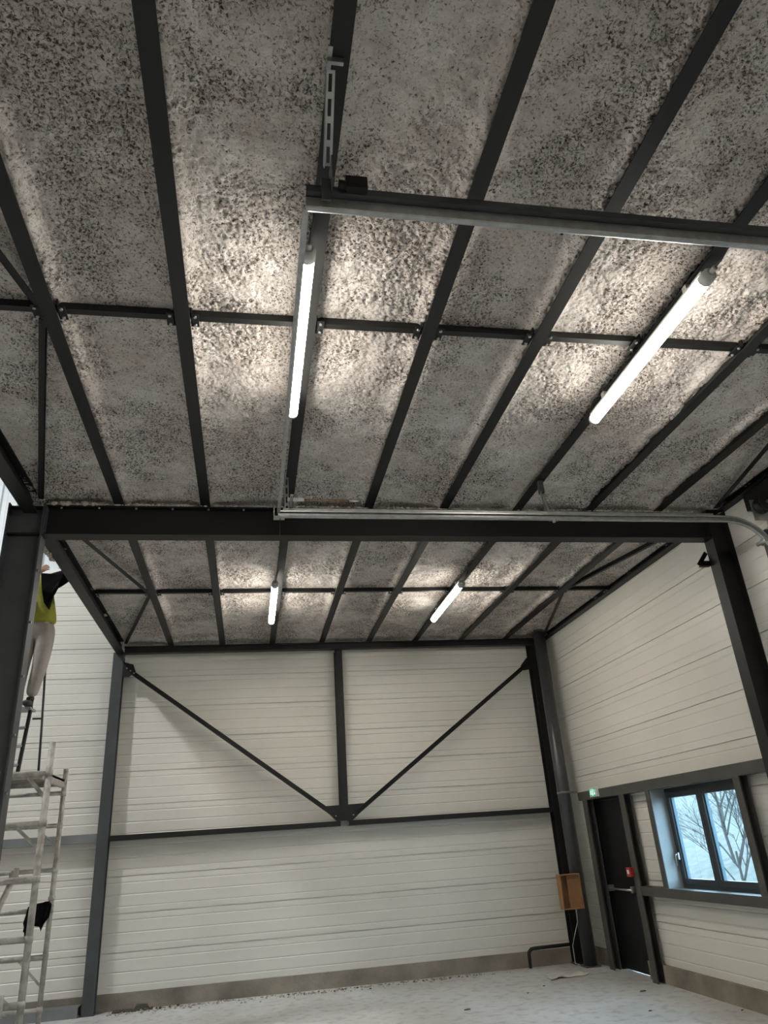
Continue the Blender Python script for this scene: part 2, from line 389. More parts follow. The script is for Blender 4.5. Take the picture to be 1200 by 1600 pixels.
part('cap_plate', MB().box(4.392, 4.55, 5.84, 5.99, 4.371, 4.385), 'steel', cr)
mb = MB().angle((4.30, 6.02, 3.86), (4.41, 6.02, 3.86), .05).bar((4.29, 6.02, 3.87), (4.40, 6.02, 4.00), .04, .008, (0, 1, 0))
single('steel_bracket', mb, 'steel', 'small triangular steel bracket sticking out behind the right portal column', 'bracket')
col_x(-1.985, -1.70, .93, 1.06, 4.37, 'steel column of the left row behind the viewer', 'steel_mid')
col_x(4.39, 4.597, .93, 1.06, 4.37, 'steel column of the right row behind the viewer', 'steel')

t = thing('steel_column', 'blue-grey steel corner column left of the gable wall bracing', 'column', (-1.83, 10.67, 0))
part('column_section', MB().ibeam((-1.83, 10.67, .015), (-1.83, 10.67, 4.30), .14, .14, .010, .008, up=(0, 1, 0)), 'steel_mid', t)
part('base_plate', MB().box(-1.92, -1.75, 10.58, 10.745, 0, .015), 'steel_mid', t)
t = thing('steel_column', 'dark square-edged steel column in the right back corner behind the round pipe', 'column', (4.34, 10.66, 0))
part('column_section', MB().ibeam((4.34, 10.665, .015), (4.34, 10.665, 4.34), .15, .15, .010, .008, up=(0, 1, 0)), 'steel', t)
part('base_plate', MB().box(4.25, 4.43, 10.57, 10.745, 0, .015), 'steel', t)
t = thing('round_column', 'round dark grey pipe column standing floor to roof in the right back corner', 'pipe', (4.36, 10.36, 0))
part('tube', MB().tube([(4.36, 10.36, .015), (4.36, 10.36, 4.40)], .088, 28), 'pipe', t)
part('clamp_ring', MB().tube([(4.36, 10.36, 2.08), (4.36, 10.36, 2.11)], .094, 28).box(4.44, 4.56, 10.35, 10.37, 2.08, 2.11), 'steel_grey', t)
part('base_plate', MB().box(4.26, 4.46, 10.26, 10.46, 0, .014), 'pipe', t)

t = thing('steel_post', 'slim dark steel post hanging in the middle of the back wall above the rail', 'post', (1.28, 10.67, 1.92))
part('post_section', MB().ibeam((1.28, 10.67, 1.93), (1.28, 10.67, 4.26), .11, .14, .009, .007, up=(0, 1, 0)), 'steel', t)
g = part('gusset_plate', MB().prism([(1.0, 10.59, 2.12), (1.02, 10.59, 2.06), (1.17, 10.59, 1.925), (1.39, 10.59, 1.925), (1.56, 10.59, 2.07), (1.57, 10.59, 2.13)], (0, .009, 0)), 'steel', t)
for x, z in ((1.05, 2.085), (1.105, 2.04), (1.16, 1.99), (1.40, 1.99), (1.46, 2.04), (1.51, 2.085), (1.55, 2.115)):
    mb = MB(); bolt(mb, (x, 10.59, z), (0, -1, 0), .009, .012); part('bolt', mb, 'galv', g)
def brace(a, b, label, e=.06):
    t = thing('diagonal_brace', label, 'brace', b)
    part('angle_bar', MB().angle(a, b, e, .007, up=(0, -1, 0)), 'steel', t)
    return t
bl = brace((-1.66, 10.58, 4.03), (1.13, 10.58, 2.01), 'dark steel angle brace crossing the left half of the back wall')
part('gusset_plate', MB().prism([(-1.755, 10.585, 4.16), (-1.755, 10.585, 3.95), (-1.66, 10.585, 3.95), (-1.58, 10.585, 4.02), (-1.62, 10.585, 4.12)], (0, .009, 0)), 'steel', bl)
for k in range(3):
    mb = MB(); bolt(mb, (-1.70+.05*k, 10.575, 4.065-.036*k), (0, -1, 0), .011, .012); part('bolt', mb, 'galv', bl)
br = brace((4.22, 10.58, 4.00), (1.44, 10.58, 2.01), 'dark steel angle brace crossing the right half of the back wall')
part('gusset_plate', MB().prism([(4.262, 10.585, 4.12), (4.262, 10.585, 3.90), (4.12, 10.585, 3.88), (4.08, 10.585, 3.95), (4.18, 10.585, 4.06)], (0, .009, 0)), 'steel', br)

def crail(x0, x1, z0, z1, y0, label, m='steel'):
    t = thing('wall_rail', label, 'rail', ((x0+x1)/2, y0, z0))
    part('channel', MB().box(x0, x1, y0, y0+.008, z0, z1).box(x0, x1, y0+.008, YB-.002, z1-.008, z1).box(x0, x1, y0+.008, YB-.002, z0, z0+.008), m, t)
    return t
crail(-1.755, 1.223, 1.862, 1.925, 10.60, 'dark horizontal steel rail across the left half of the back wall')
crail(1.337, 4.262, 1.862, 1.925, 10.60, 'dark horizontal steel rail across the right half of the back wall')
crail(-8, -1.905, 1.86, 1.96, 10.63, 'grey horizontal steel rail on the gable wall behind the scaffold', 'steel_grey')
single('floor_channel', MB().box(-8, -1.93, 10.55, 10.56, 0, .11).box(-8, -1.93, 10.56, 10.745, .10, .11), 'steel_grey', 'low grey steel channel along the plinth behind the scaffold', 'channel')

# eaves
def eave(x, w_, y0, y1, z0, label, m='steel'):
    t = thing('eaves_beam', label, 'beam', (x, (y0+y1)/2, z0))
    part('beam_section', MB().ibeam((x, y0, (z0+4.42)/2), (x, y1, (z0+4.42)/2), w_, 4.42-z0, .01, .008), m, t); return t
eave(XL, .11, 5.99, 10.60, 4.27, 'dark steel eaves beam running back along the open left side of the rear bay')
eave(XL, .11, 1.07, 5.845, 4.27, 'dark steel eaves beam at the upper left edge of the near bay')
eave(4.545, .09, 5.99, 10.74, 4.36, 'dark steel eaves beam on top of the right wall in the rear bay')
eave(4.545, .09, 1.07, 5.84, 4.36, 'dark steel eaves beam on top of the right wall above the door track')

# purlins
names_f = ['near bay, leftmost, nearest the open side', 'near bay, next one to the left of the left lamp', 'near bay, carrying the left long lamp',
           'near bay, first to the right of the left lamp', 'near bay, midway between the two lamps', 'near bay, carrying the right long lamp', 'near bay, just right of the right lamp', 'near bay, last before the right wall']
def purlin(x, y0, y1, label, group):
    t = thing('purlin', label, 'purlin', (x, (y0+y1)/2, ZP), group)
    part('purlin_section', MB().ibeam((x, y0, ZP+.05), (x, y1, ZP+.05), .082, .10, .008, .006), 'steel', t)
    return t
for x, n in zip(PX, names_f): purlin(x, 1.0, 5.912, 'dark steel purlin: '+n, 'purlins of the near bay')
for x, n in zip(PX, names_f): purlin(x, 5.918, 10.56, 'dark steel purlin: '+n.replace('near bay', 'rear bay').replace('long lamp', 'short-looking far lamp'), 'purlins of the rear bay')

def strut(xa, xb, y, label, group):
    t = thing('purlin_strut', label, 'strut', ((xa+xb)/2, y, 4.385), group)
    a, b_ = xa+.044, xb-.044
    part('strut_bar', MB().box(a, b_, y-.022, y-.016, 4.385, 4.43).box(a, b_, y-.016, y+.022, 4.385, 4.391), 'steel', t)
    for x, s in ((a, 1), (b_, -1)):
        mb = MB().box(min(x, x+s*.006), max(x, x+s*.006), y-.055, y+.055, 4.372, 4.43)
        mb.box(min(x, x+s*.045), max(x, x+s*.045), y-.055, y+.055, 4.372, 4.378)
        c = part('cleat', mb, 'steel', t)
        for dy in (-.035, .035):
            mb = MB(); bolt(mb, (x+s*.025, y+dy, 4.372), (0, 0, -1), .009, .01); part('bolt', mb, 'galv', c)
    return t
gap = ['between the left eaves beam and first purlin', 'between the first and second purlins from the left', 'left of the left lamp', 'just right of the left lamp']
gap += ['in the gap midway between the lamps', 'just left of the right lamp', 'just right of the right lamp', 'in the last full gap towards the right wall', 'against the right wall']
L_ = [XL+.01]+PX+[4.545]
for i in range(9):
    strut(L_[i], L_[i+1], 3.405, 'dark steel strut of the near bay '+gap[i], 'struts between the purlins of the near bay')
for i in range(9):
    strut(L_[i], L_[i+1], 8.27, 'dark steel strut of the rear bay '+gap[i], 'struts between the purlins of the rear bay')
def rbrace(a, b, label):
    single('roof_brace', MB().angle(a, b, .042, .005), 'steel', label, 'brace')
zb = 4.375
rbrace((-1.16, 8.22, zb), (-1.70, 6.05, zb), 'dark roof brace, rear bay left corner, slanting from the purlin towards the viewer')
rbrace((-1.16, 8.34, zb), (-1.72, 10.42, zb), 'dark roof brace, rear bay left corner, slanting back to the gable')
rbrace((3.92, 8.22, zb), (4.46, 6.05, zb), 'dark roof brace, rear bay right corner, slanting towards the portal column')
rbrace((3.92, 8.34, zb), (4.46, 10.40, zb), 'dark roof brace, rear bay right corner, running back above the round pipe')
rbrace((-1.16, 3.35, zb), (-1.70, 1.12, zb), 'dark roof brace, near bay left edge, slanting forward out of the picture')
rbrace((-1.16, 3.47, zb), (-1.72, 5.78, zb), 'dark roof brace, near bay left edge, running back to the left portal column')
rbrace((3.92, 3.35, zb), (4.46, 1.12, zb), 'dark roof brace, near bay right side, slanting forward out of the picture')
rbrace((3.92, 3.47, zb), (4.46, 5.78, zb), 'dark roof brace, near bay right side, running back to the right portal column')

# ------------------------------------------------------------------ long lamps
def lamp(x, y0, y1, label):
    z = 4.262; t = thing('tube_lamp', label, 'lamp', (x, (y0+y1)/2, z), 'long tube lamps under the purlins')
    part('diffuser', MB().tube([(x, y0+.07, z), (x, y1-.03, z)], .036, 20), 'tube', t, 'glowing white tube')
    part('housing', MB().box(x-.022, x+.022, y0+.05, y1-.02, z+.036, z+.05).box(x-.012, x+.012, y0+.2, y0+.24, z+.05, ZP-.002).box(x-.012, x+.012, y1-.24, y1-.2, z+.05, ZP-.002), 'cap', t)
    part('end_cap', MB().tube([(x, y0, z), (x, y0+.012, z), (x, y0+.014, z), (x, y0+.072, z)], [.026, .030, .039, .039], 20), 'cap', t)
    part('end_cap', MB().tube([(x, y1-.032, z), (x, y1-.008, z), (x, y1, z)], [.038, .036, .026], 20), 'cap', t)
    gl = part('cable_gland', MB().tube([(x, y0-.035, z), (x, y0, z)], .015, 12), 'cap', t)
    part('power_cable', MB().tube([(x, y0-.035, z), (x+.004, y0-.09, z+.005), (x+.012, y0-.14, z+.03), (x+.02, y0-.17, z+.06), (x+.03, y0-.16, ZP-.001)], .0045, 8), 'black', gl)
    return t
lamp(.255, 2.68, 4.19, 'long glowing white tube lamp under the near bay, left of the two')
lamp(2.40, 2.63, 4.13, 'long glowing white tube lamp under the near bay, right of the two')
lamp(.255, 7.60, 9.08, 'small-looking glowing tube lamp in the rear bay, left of the two beyond the portal beam')
lamp(2.38, 7.63, 9.10, 'small-looking glowing tube lamp in the rear bay, right of the two beyond the portal beam')
for x in (.255, 2.40): lamp(x, -2.4, -.9, 'added fill tube lamp behind the viewer, %s of the pair' % ('left' if x < 1 else 'right'))  # unseen pair added to raise the ambient light

# high bay lamps of the tall hall on the left
def highbay(x, y, z, watts, label):
    t = thing('high_bay_lamp', label, 'lamp', (x, y, z))
    part('housing', MB().tube([(x, y, z+.02), (x, y, z+.06), (x, y, z+.14), (x, y, z+.2)], [.17, .17, .10, .05], 28), 'steel_grey', t)
    part('suspension_rod', MB().tube([(x, y, z+.2), (x, y, 8.90)], .008, 8), 'galv', t)
    l = bpy.data.lights.new('high_bay_light', 'AREA'); l.shape = 'DISK'; l.size = .30; l.energy = watts; l.color = (.93, .97, 1.0)
    o = bpy.data.objects.new('high_bay_light', l); C.objects.link(o); o.parent = t; o.location = (0, 0, 0)
highbay(-5.2, 7.15, 8.45, HIGHBAY_WATTS, 'round high bay lamp in the tall hall beside the gable')

# ------------------------------------------------------------------ sectional door tracks
ZT = 4.0
def ctrack(mb, pts, out=.026, h=.05, y=None):
    # C-shaped rail swept in the XZ plane
    for a, b_ in zip(pts, pts[1:]):
        mb.bar(a, b_, .004, h, (0, 0, 1)); 
    return mb
def track(y, s, label):
    t = thing('door_track', label, 'track', (2.2, y, ZT))
    pts = [(.20, ZT), (4.10, ZT)]
    for k in range(1, 13):
        a = PI/2*k/12; pts.append((4.10+.40*math.sin(a), ZT-.40*(1-math.cos(a))))
    pts.append((4.50, .02))
    bm = bmesh.new(); sec = [(-.028, -.016), (-.030, -.026), (-.022, -.030), (-.004, -.030), (.000, -.024), (.000, .024), (-.004, .030), (-.022, .030), (-.030, .026), (-.028, .016)]
    # section coords: (inward y, normal)
    rings = []
    for i, (px, pz) in enumerate(pts):
        if i == 0: d = Vector((1, 0))
        elif i == len(pts)-1: d = Vector((0, -1))
        else: d = ((Vector(pts[i+1])-Vector(pts[i])).normalized()+(Vector(pts[i])-Vector(pts[i-1])).normalized()).normalized()
        n = Vector((-d.y, d.x))
        rings.append([bm.verts.new((px+n.x*b_, y+s*a_, pz+n.y*b_)) for a_, b_ in sec])
    for A, B in zip(rings, rings[1:]):
        for k in range(len(sec)-1): bm.faces.new((A[k], A[k+1], B[k+1], B[k]))
    mb = MB(); mb.bm.free(); mb.bm = bm
    o = part('rail', mb, 'galv', t); so = o.modifiers.new('solid', 'SOLIDIFY'); so.thickness = .003
    return t
t1 = track(5.23, 1, 'galvanised door track along the portal beam, bending down at the right wall')
part('stiffening_angle', MB().box(.24, 4.0, 5.236, 5.272, ZT+.026, ZT+.030).box(.24, 4.0, 5.236, 5.240, ZT+.026, ZT+.062), 'galv', t1)
part('end_plate', MB().box(.17, .25, 5.18, 5.25, ZT-.036, ZT-.030).box(.165, .17, 5.18, 5.25, ZT-.036, ZT+.04), 'galv', t1)
t2 = track(2.16, -1, 'galvanised door track crossing the upper right in front of the purlins')
part('stiffening_angle', MB().box(.20, 4.0, 2.134, 2.138, ZT+.031, ZT+.066).box(.20, 4.0, 2.138, 2.18, ZT+.031, ZT+.034), 'steel_mid', t2)
single('track_cross_bar', MB().box(.19, .215, 2.19, 5.175, ZT-.012, ZT-.008).box(.19, .194, 2.19, 5.175, ZT-.008, ZT+.018), 'galv', 'thin galvanised bar joining the free ends of the two door tracks', 'bar')

def perforated(a, b_, wd, m='galv', up=(0, 1, 0)):
    """slotted angle: a strip with open slots plus a side leg"""
    a, b_ = Vector(a), Vector(b_); d = (b_-a); L = d.length; d.normalize(); up = Vector(up)
    sd = d.cross(up).normalized(); mb = MB()
    n = max(2, int(L/.075)); e = wd*.3
    mb.bar(a, b_, e, .003, up, (-wd/2+e/2, 0)); mb.bar(a, b_, e, .003, up, (wd/2-e/2, 0))
    for k in range(n+1):
        c = a+d*(L*k/n)
        lo_ = max(0, L*k/n-.012); hi_ = min(L, L*k/n+.012)
        mb.bar(a+d*lo_, a+d*hi_, wd-2*e, .003, up)
    mb.bar(a, b_, .003, wd, up, (-wd/2, wd/2))
    return mb
t = thing('track_hanger', 'slotted galvanised hanger under the purlin holding the corner of the near door track', 'hanger', (.31, 2.1, ZT))
part('slotted_angle', perforated((.288, 2.10, 4.14), (.275, 1.80, 4.30), .036, up=(.05, -.35, -.9)), 'galv', t)
part('clamp', MB().box(.262, .325, 1.785, 1.80, 4.33, 4.357).box(.262, .28, 1.74, 1.84, 4.348, 4.357), 'galv', t)
part('drop_plate', MB().box(.300, .306, 2.06, 2.16, ZT+.035, 4.17).box(.262, .30, 2.125, 2.133, ZT-.02, 4.10), 'steel_mid', t)
part('fixing_block', MB().box(.36, .45, 2.10, 2.132, ZT+.035, ZT+.10).tube([(.36, 2.11, ZT+.05), (.33, 2.11, ZT+.05)], .02, 10), 'steel', t)
t = thing('track_hanger', 'slotted galvanised hanger at the free end of the rear door track', 'hanger', (.27, 5.25, ZT+.04))
part('slotted_angle', perforated((.27, 5.28, ZT+.035), (.27, 5.28, 4.357), .034, up=(0, -1, 0)), 'galv', t)
part('slotted_angle', MB().box(.285, .31, 5.02, 5.24, ZT+.07, ZT+.076), 'galv', t)
t = thing('track_hanger', 'slotted galvanised hanger halfway along the rear door track', 'hanger', (2.44, 5.25, ZT+.04))
part('slotted_angle', perforated((2.47, 5.26, ZT+.04), (2.44, 5.26, 4.25), .034, up=(0, -1, 0)), 'galv', t)
part('bracket', MB().box(2.42, 2.46, 5.24, 5.28, 4.24, 4.357), 'steel_mid', t)
part('bolt', MB().tube([(2.48, 5.20, ZT-.03), (2.48, 5.20, ZT-.055)], .014, 8).box(2.44, 2.52, 5.19, 5.22, ZT-.036, ZT-.031), 'galv', t)
t = thing('bumper_spring', 'rusty coil bumper spring on a rod beside the rear track end', 'spring', (.28, 5.16, ZT+.08))
hx = []
for k in range(26*8+1):
    a = 2*PI*k/8; hx.append((.40+.36*k/(26*8), 5.17+.012*math.cos(a), ZT+.10+.012*math.sin(a)))
part('coil', MB().tube(hx, .0035, 5), 'rust', t)
part('rod', MB().tube([(.27, 5.17, ZT+.10), (.85, 5.17, ZT+.10)], .0065, 8).tube([(.85, 5.17, ZT+.10), (.862, 5.17, ZT+.10)], .017, 12).tube([(.76, 5.17, ZT+.10), (.84, 5.17, ZT+.10)], .010, 10).box(.27, .40, 5.155, 5.16, ZT+.085, ZT+.115), 'galv', t)
single('pull_cord', MB().tube([(.215, 5.22, ZT-.036), (.212, 5.22, 3.9), (.212, 5.22, 3.82)], .003, 6), 'black', 'thin dark cord hanging from the free end of the rear door track', 'cord')
# shaft and drum above the sectional door
t = thing('spring_shaft', 'door spring shaft with cable drum against the right wall under the roof', 'shaft', (4.45, 4.9, 4.12))
part('shaft', MB().tube([(4.46, 2.25, 4.12), (4.46, 5.30, 4.12)], .013, 10), 'galv', t)
part('cable_drum', MB().tube([(4.46, 5.10, 4.12), (4.46, 5.115, 4.12), (4.46, 5.12, 4.12), (4.46, 5.18, 4.12), (4.46, 5.185, 4.12), (4.46, 5.20, 4.12)], [.075, .075, .055, .055, .075, .075], 24), 'steel', t)
part('torsion_spring', MB().tube([(4.46+.03*math.cos(2*PI*k/8), 3.2+1.6*k/(60*8), 4.12+.03*math.sin(2*PI*k/8)) for k in range(60*8+1)], .005, 4), 'steel_mid', t)
part('bearing_plate', MB().box(4.40, 4.597, 5.235, 5.242, 4.0, 4.20).box(4.58, 4.597, 5.18, 5.32, 3.94, 4.22), 'galv', t)
part('roller_bracket', MB().box(4.44, 4.56, 5.26, 5.30, 3.78, 3.84).tube([(4.42, 5.20, 3.80), (4.42, 5.32, 3.80)], .018, 10), 'galv', t)
t = thing('door_lintel', 'dark steel lintel above the large sectional door opening', 'lintel', (4.55, 3.8, 3.97))
part('channel', MB().box(4.53, 4.597, SY0-.1, SY1+.1, 4.19, 4.355), 'steel', t)

# closed sectional door; its unseen glazed rows are added to let daylight in
t = struct('door_2', MB().box(4.54, 4.60, SY0-.03, SY0+.04, 0, SZ1).box(4.54, 4.60, SY1-.04, SY1+.03, 0, SZ1), 'frame', 'tall sectional door on the right with glazing added for daylight')
sec_h = SZ1/6
for k in range(6):
    z0 = k*sec_h+.01; z1 = (k+1)*sec_h-.004; y0, y1 = SY0, SY1
    if k not in (2, 3):
        part('door_section', MB().box(4.62, 4.66, y0, y1, z0, z1), 'panel', t, 'solid pale door section'); continue
    mb = MB()
    mb.box(4.62, 4.66, y0, y1, z0, z0+.06).box(4.62, 4.66, y0, y1, z1-.06, z1)
    for j in range(5):
        yy = y0+(y1-y0)*j/4; mb.box(4.621, 4.659, max(y0, yy-.03), min(y1, yy+.03), z0+.06, z1-.06)
    p = part('door_section', mb, 'frame', t, 'dark framed door section, glazed to add daylight')
    part('pane', MB().box(4.638, 4.644, y0+.02, y1-.02, z0+.05, z1-.05), 'glass', p)

# ------------------------------------------------------------------ window, door and their posts on the right wall
t = struct('window_1', MB().box(4.66, 4.72, WY0, WY0+.05, WZ0, WZ1).box(4.66, 4.72, WY1-.05, WY1, WZ0, WZ1).box(4.66, 4.72, WY0+.05, WY1-.05, WZ0, WZ0+.05).box(4.66, 4.72, WY0+.05, WY1-.05, WZ1-.05, WZ1), 'frame', 'two-leaf blue-black window with daylight behind')
ym = 7.50
for a, b_ in ((WY0+.05, ym-.002), (ym+.002, WY1-.05)):
    s_ = .055
    mb = MB().box(4.645, 4.70, a, a+s_, WZ0+.05, WZ1-.05).box(4.645, 4.70, b_-s_, b_, WZ0+.05, WZ1-.05).box(4.645, 4.70, a+s_, b_-s_, WZ0+.05, WZ0+.05+s_).box(4.645, 4.70, a+s_, b_-s_, WZ1-.05-s_, WZ1-.05)
    sh = part('sash', mb, 'frame', t, bevel=.004)
    part('glazing_bead', MB().box(4.668, 4.70, a+s_, a+s_+.012, WZ0+.05+s_, WZ1-.05-s_).box(4.668, 4.70, b_-s_-.02, b_-s_, WZ0+.05+s_, WZ1-.05-s_), 'gasket', sh)
    part('pane', MB().box(4.682, 4.690, a+s_, b_-s_, WZ0+.05+s_, WZ1-.05-s_), 'glass', sh)
    if b_ > ym+.5:
        part('handle', MB().box(4.625, 4.645, b_-.04, b_-.012, 1.24, 1.31).tube([(4.63, b_-.026, 1.29), (4.605, b_-.026, 1.29), (4.60, b_-.026, 1.28), (4.60, b_-.026, 1.18)], .008, 8), 'chrome', sh)
part('reveal_lining', MB().box(4.48, 4.66, WY1-.016, WY1-.012, WZ0+.003, WZ1-.004).box(4.585, 4.66, WY0-.002, WY0+.004, WZ0, WZ1).box(4.585, 4.66, WY0, WY1, WZ1-.004, WZ1+.002), 'alu', t)
part('window_sill', MB().box(4.48, 4.66, WY0, WY1, WZ0-.006, WZ0+.002), 'white', t)

t = struct('door_1', MB().box(4.60, 4.68, DY1-.04, DY1, 0, DZ1).box(4.60, 4.68, DY0, DY0+.04, 0, DZ1).box(4.60, 4.68, DY0, DY1, DZ1-.04, DZ1), 'door', 'black single emergency exit door')
lf = part('door_leaf', MB().box(4.625, 4.67, DY0+.043, DY1-.043, .012, DZ1-.043), 'door', t)
part('panic_bar', MB().tube([(4.565, DY0+.09, .90), (4.565, DY1-.10, .90)], .012, 10).box(4.56, 4.625, DY0+.07, DY0+.11, .87, .94).box(4.56, 4.625, DY1-.13, DY1-.09, .87, .94), 'chrome', lf)

def ypost(y0, y1, z0, z1, x0, label, m='post', base=False):
    t = thing('steel_post', label, 'post', ((x0+XR)/2, (y0+y1)/2, z0))
    # web toward the far (+Y) side, open toward the viewer
    mb = MB().box(x0, x0+.008, y0, y1, z0, z1).box(x0+.008, XR-.047, y1-.008, y1, z0, z1).box(XR-.047, XR-.047+.006, y0, y1, z0, z1)
    part('channel', mb, m, t)
    return t
ypost(9.90, 10.03, .001, 1.965, 4.47, 'dark steel post left of the black exit door')
ypost(8.82, 8.95, .001, 1.965, 4.47, 'dark steel post right of the black exit door, carrying the red call point')
ypost(8.20, 8.29, .967, 1.965, 4.47, 'short steel post on the left side of the window')
ypost(6.50, 6.60, .967, 1.965, 4.47, 'short steel post on the right side of the window')
def yrail(y0, y1, z0, z1, x0, label):
    t = thing('wall_rail', label, 'rail', ((x0+XR)/2, (y0+y1)/2, z0))
    part('channel', MB().box(x0, x0+.008, y0, y1, z0, z1).box(x0+.008, XR-.001, y0, y1, z1-.008, z1).box(x0+.008, XR-.001, y0, y1, z0, z0+.008), 'post', t); return t
yrail(5.99, 10.15, 1.967, 2.075, 4.47, 'grey steel rail above the exit door and the window on the right wall')
yrail(5.99, 8.815, .872, .965, 4.47, 'grey steel rail under the window on the right wall')

# exit sign
t = thing('exit_sign', 'small lit green running-man exit sign above the black door', 'sign', (4.44, 9.58, 1.99))
part('housing', MB().box(4.44, 4.469, 9.47, 9.70, 1.985, 2.10), 'white', t, bevel=.004)
fc = part('sign_face', MB().box(4.437, 4.4405, 9.505, 9.69, 1.997, 2.09), 'green_sign', t)
def yz(c, pts, th): 
    mb = MB()
    for a, b_ in zip(pts, pts[1:]): mb.bar((4.436, c+a[0], a[1]), (4.436, c+b_[0], b_[1]), th, .002, (1, 0, 0))
    return mb
mb = yz(9.645, [(.0, 2.062), (-.004, 2.04)], .014)
for pts in ([(-.004, 2.04), (-.016, 2.022), (-.03, 2.022)], [(-.004, 2.04), (.012, 2.028), (.010, 2.008)], [(0, 2.058), (-.02, 2.052)], [(0, 2.058), (.018, 2.05)]):
    for a, b_ in zip(pts, pts[1:]): mb.bar((4.436, 9.645+a[0], a[1]), (4.436, 9.645+b_[0], b_[1]), .007, .002, (1, 0, 0))
mb.tube([(4.437, 9.645, 2.074), (4.435, 9.645, 2.074)], .008, 12)
part('running_figure', mb, 'white_sign', fc)
mb = MB().box(4.435, 4.437, 9.575, 9.605, 2.004, 2.082)
part('doorway_symbol', mb, 'white_sign', fc)
mb = MB().bar((4.436, 9.535, 2.075), (4.436, 9.535, 2.015), .009, .002, (1, 0, 0)).bar((4.436, 9.535, 2.012), (4.436, 9.552, 2.032), .008, .002, (1, 0, 0)).bar((4.436, 9.535, 2.012), (4.436, 9.518, 2.032), .008, .002, (1, 0, 0))
part('arrow', mb, 'white_sign', fc)

t = thing('call_point', 'red fire alarm call point on the post right of the black door', 'alarm', (4.45, 8.98, 1.06))
part('housing', MB().box(4.415, 4.468, 8.90, 9.0, 1.065, 1.165), 'red', t, bevel=.005)
part('press_panel', MB().box(4.411, 4.416, 8.93, 8.97, 1.095, 1.137), 'white', t)

# wooden box on the corner column and cables
t = thing('plywood_box', 'open brown plywood box fixed to the round pipe column above the floor conduit', 'box', (4.17, 10.2, .675))
bx0, bx1, by0, by1, bz0, bz1 = 4.03, 4.31, 10.14, 10.268, .675, 1.085
part('back_board', MB().box(bx0+.0, bx1, by1-.01, by1, bz0, bz1), 'timber', t)
part('side_board', MB().box(bx0, bx0+.012, by0, by1-.01, bz0, bz1), 'timber', t)
part('side_board', MB().box(bx1-.012, bx1, by0, by1-.01, bz0, bz1), 'timber', t)
part('side_board', MB().box(bx0+.012, bx1-.012, by0, by1-.01, bz0, bz0+.012), 'timber', t)
part('side_board', MB().box(bx0+.012, bx1-.012, by0, by1-.01, bz1-.012, bz1), 'timber', t)
part('half_cover', MB().box(bx0+.10, bx1-.012, by0+.03, by0+.04, bz0+.012, bz1-.012), 'timber', t, 'brown board covering the right part of the box')
single('conduit_pipe', MB().tube([(3.66, 10.68, .001), (3.66, 10.68, .16), (3.67, 10.68, .19), (3.70, 10.68, .215), (3.75, 10.68, .22), (4.24, 10.68, .225)], .022, 12), 'black', 'black conduit rising from the floor and running along the plinth to the corner', 'conduit')
single('cable', MB().tube([(4.23, 10.24, .67), (4.25, 10.30, .52), (4.24, 10.45, .35), (4.24, 10.57, .22), (4.24, 10.57, .02), (4.28, 10.50, .006), (4.36, 10.46, .006)], .005, 8), 'white', 'pale cable dropping from the plywood box to the floor', 'cable')

# scraps on the floor
def sheet(name, cx, cy, w_, l_, rot, label, m='paper', h=.02, cat='paper'):
    bm = bmesh.new(); n = 10; g = []
    for j in range(n+1):
        row = []
        for i in range(4):
            u = (j/n-.5)*l_; v = (i/3-.5)*w_*(1+.3*math.sin(j*1.7)); z = .006+h*max(0, math.sin(j/n*PI*2.3+i*.5))
            row.append(bm.verts.new((cx+u*math.cos(rot)-v*math.sin(rot), cy+u*math.sin(rot)+v*math.cos(rot), z)))
        g.append(row)
    for a, b_ in zip(g, g[1:]):
        for i in range(3): bm.faces.new((a[i], a[i+1], b_[i+1], b_[i]))
    mb = MB(); mb.bm.free(); mb.bm = bm
    o = single(name, mb, m, label, cat); s = o.modifiers.new('solid', 'SOLIDIFY'); s.thickness = .003
    return o
sheet('paper_scrap', 3.83, 9.85, .16, .55, .15, 'crumpled torn strip of pale paper on the floor near the round pipe')
def chip(x, y, l_, w_, rot, h):
    mb = MB(); c, s = math.cos(rot), math.sin(rot); pts = []
    for k in range(7):
        a = 2*PI*k/7; r = .7+.3*R.random(); u, v = l_/2*r*math.cos(a), w_/2*r*math.sin(a)
        pts.append((x+u*c-v*s, y+u*s+v*c, .001))
    return mb.prism(pts, (0, 0, h))
chips = [((730, 1578), .10, 'long dark chip on the floor, lowest in the middle of the room'), ((850, 1541), .04, 'small dark chip on the floor just below the paper scrap'),
         ((1005, 1549), .09, 'dark chip on the floor in front of the exit door'), ((1016, 1580), .05, 'dark speck on the floor below the exit door'), ((1160, 1579), .04, 'dark chip on the floor near the right plinth'), ((825, 1552), .03, 'tiny dark chip on the floor left of the paper scrap')]
def on_floor(px, py):
    d = cf_*FPX+cr_*(px-600)+cu_*(800-py); k = -CAMZ/d.z; return d.x*k, d.y*k
for (p, l_, lab) in chips:
    x, y = on_floor(*p); single('debris_chip', chip(x, y, l_, l_*.4, .3, .006), 'debris', lab, 'debris', 'loose chips on the floor')
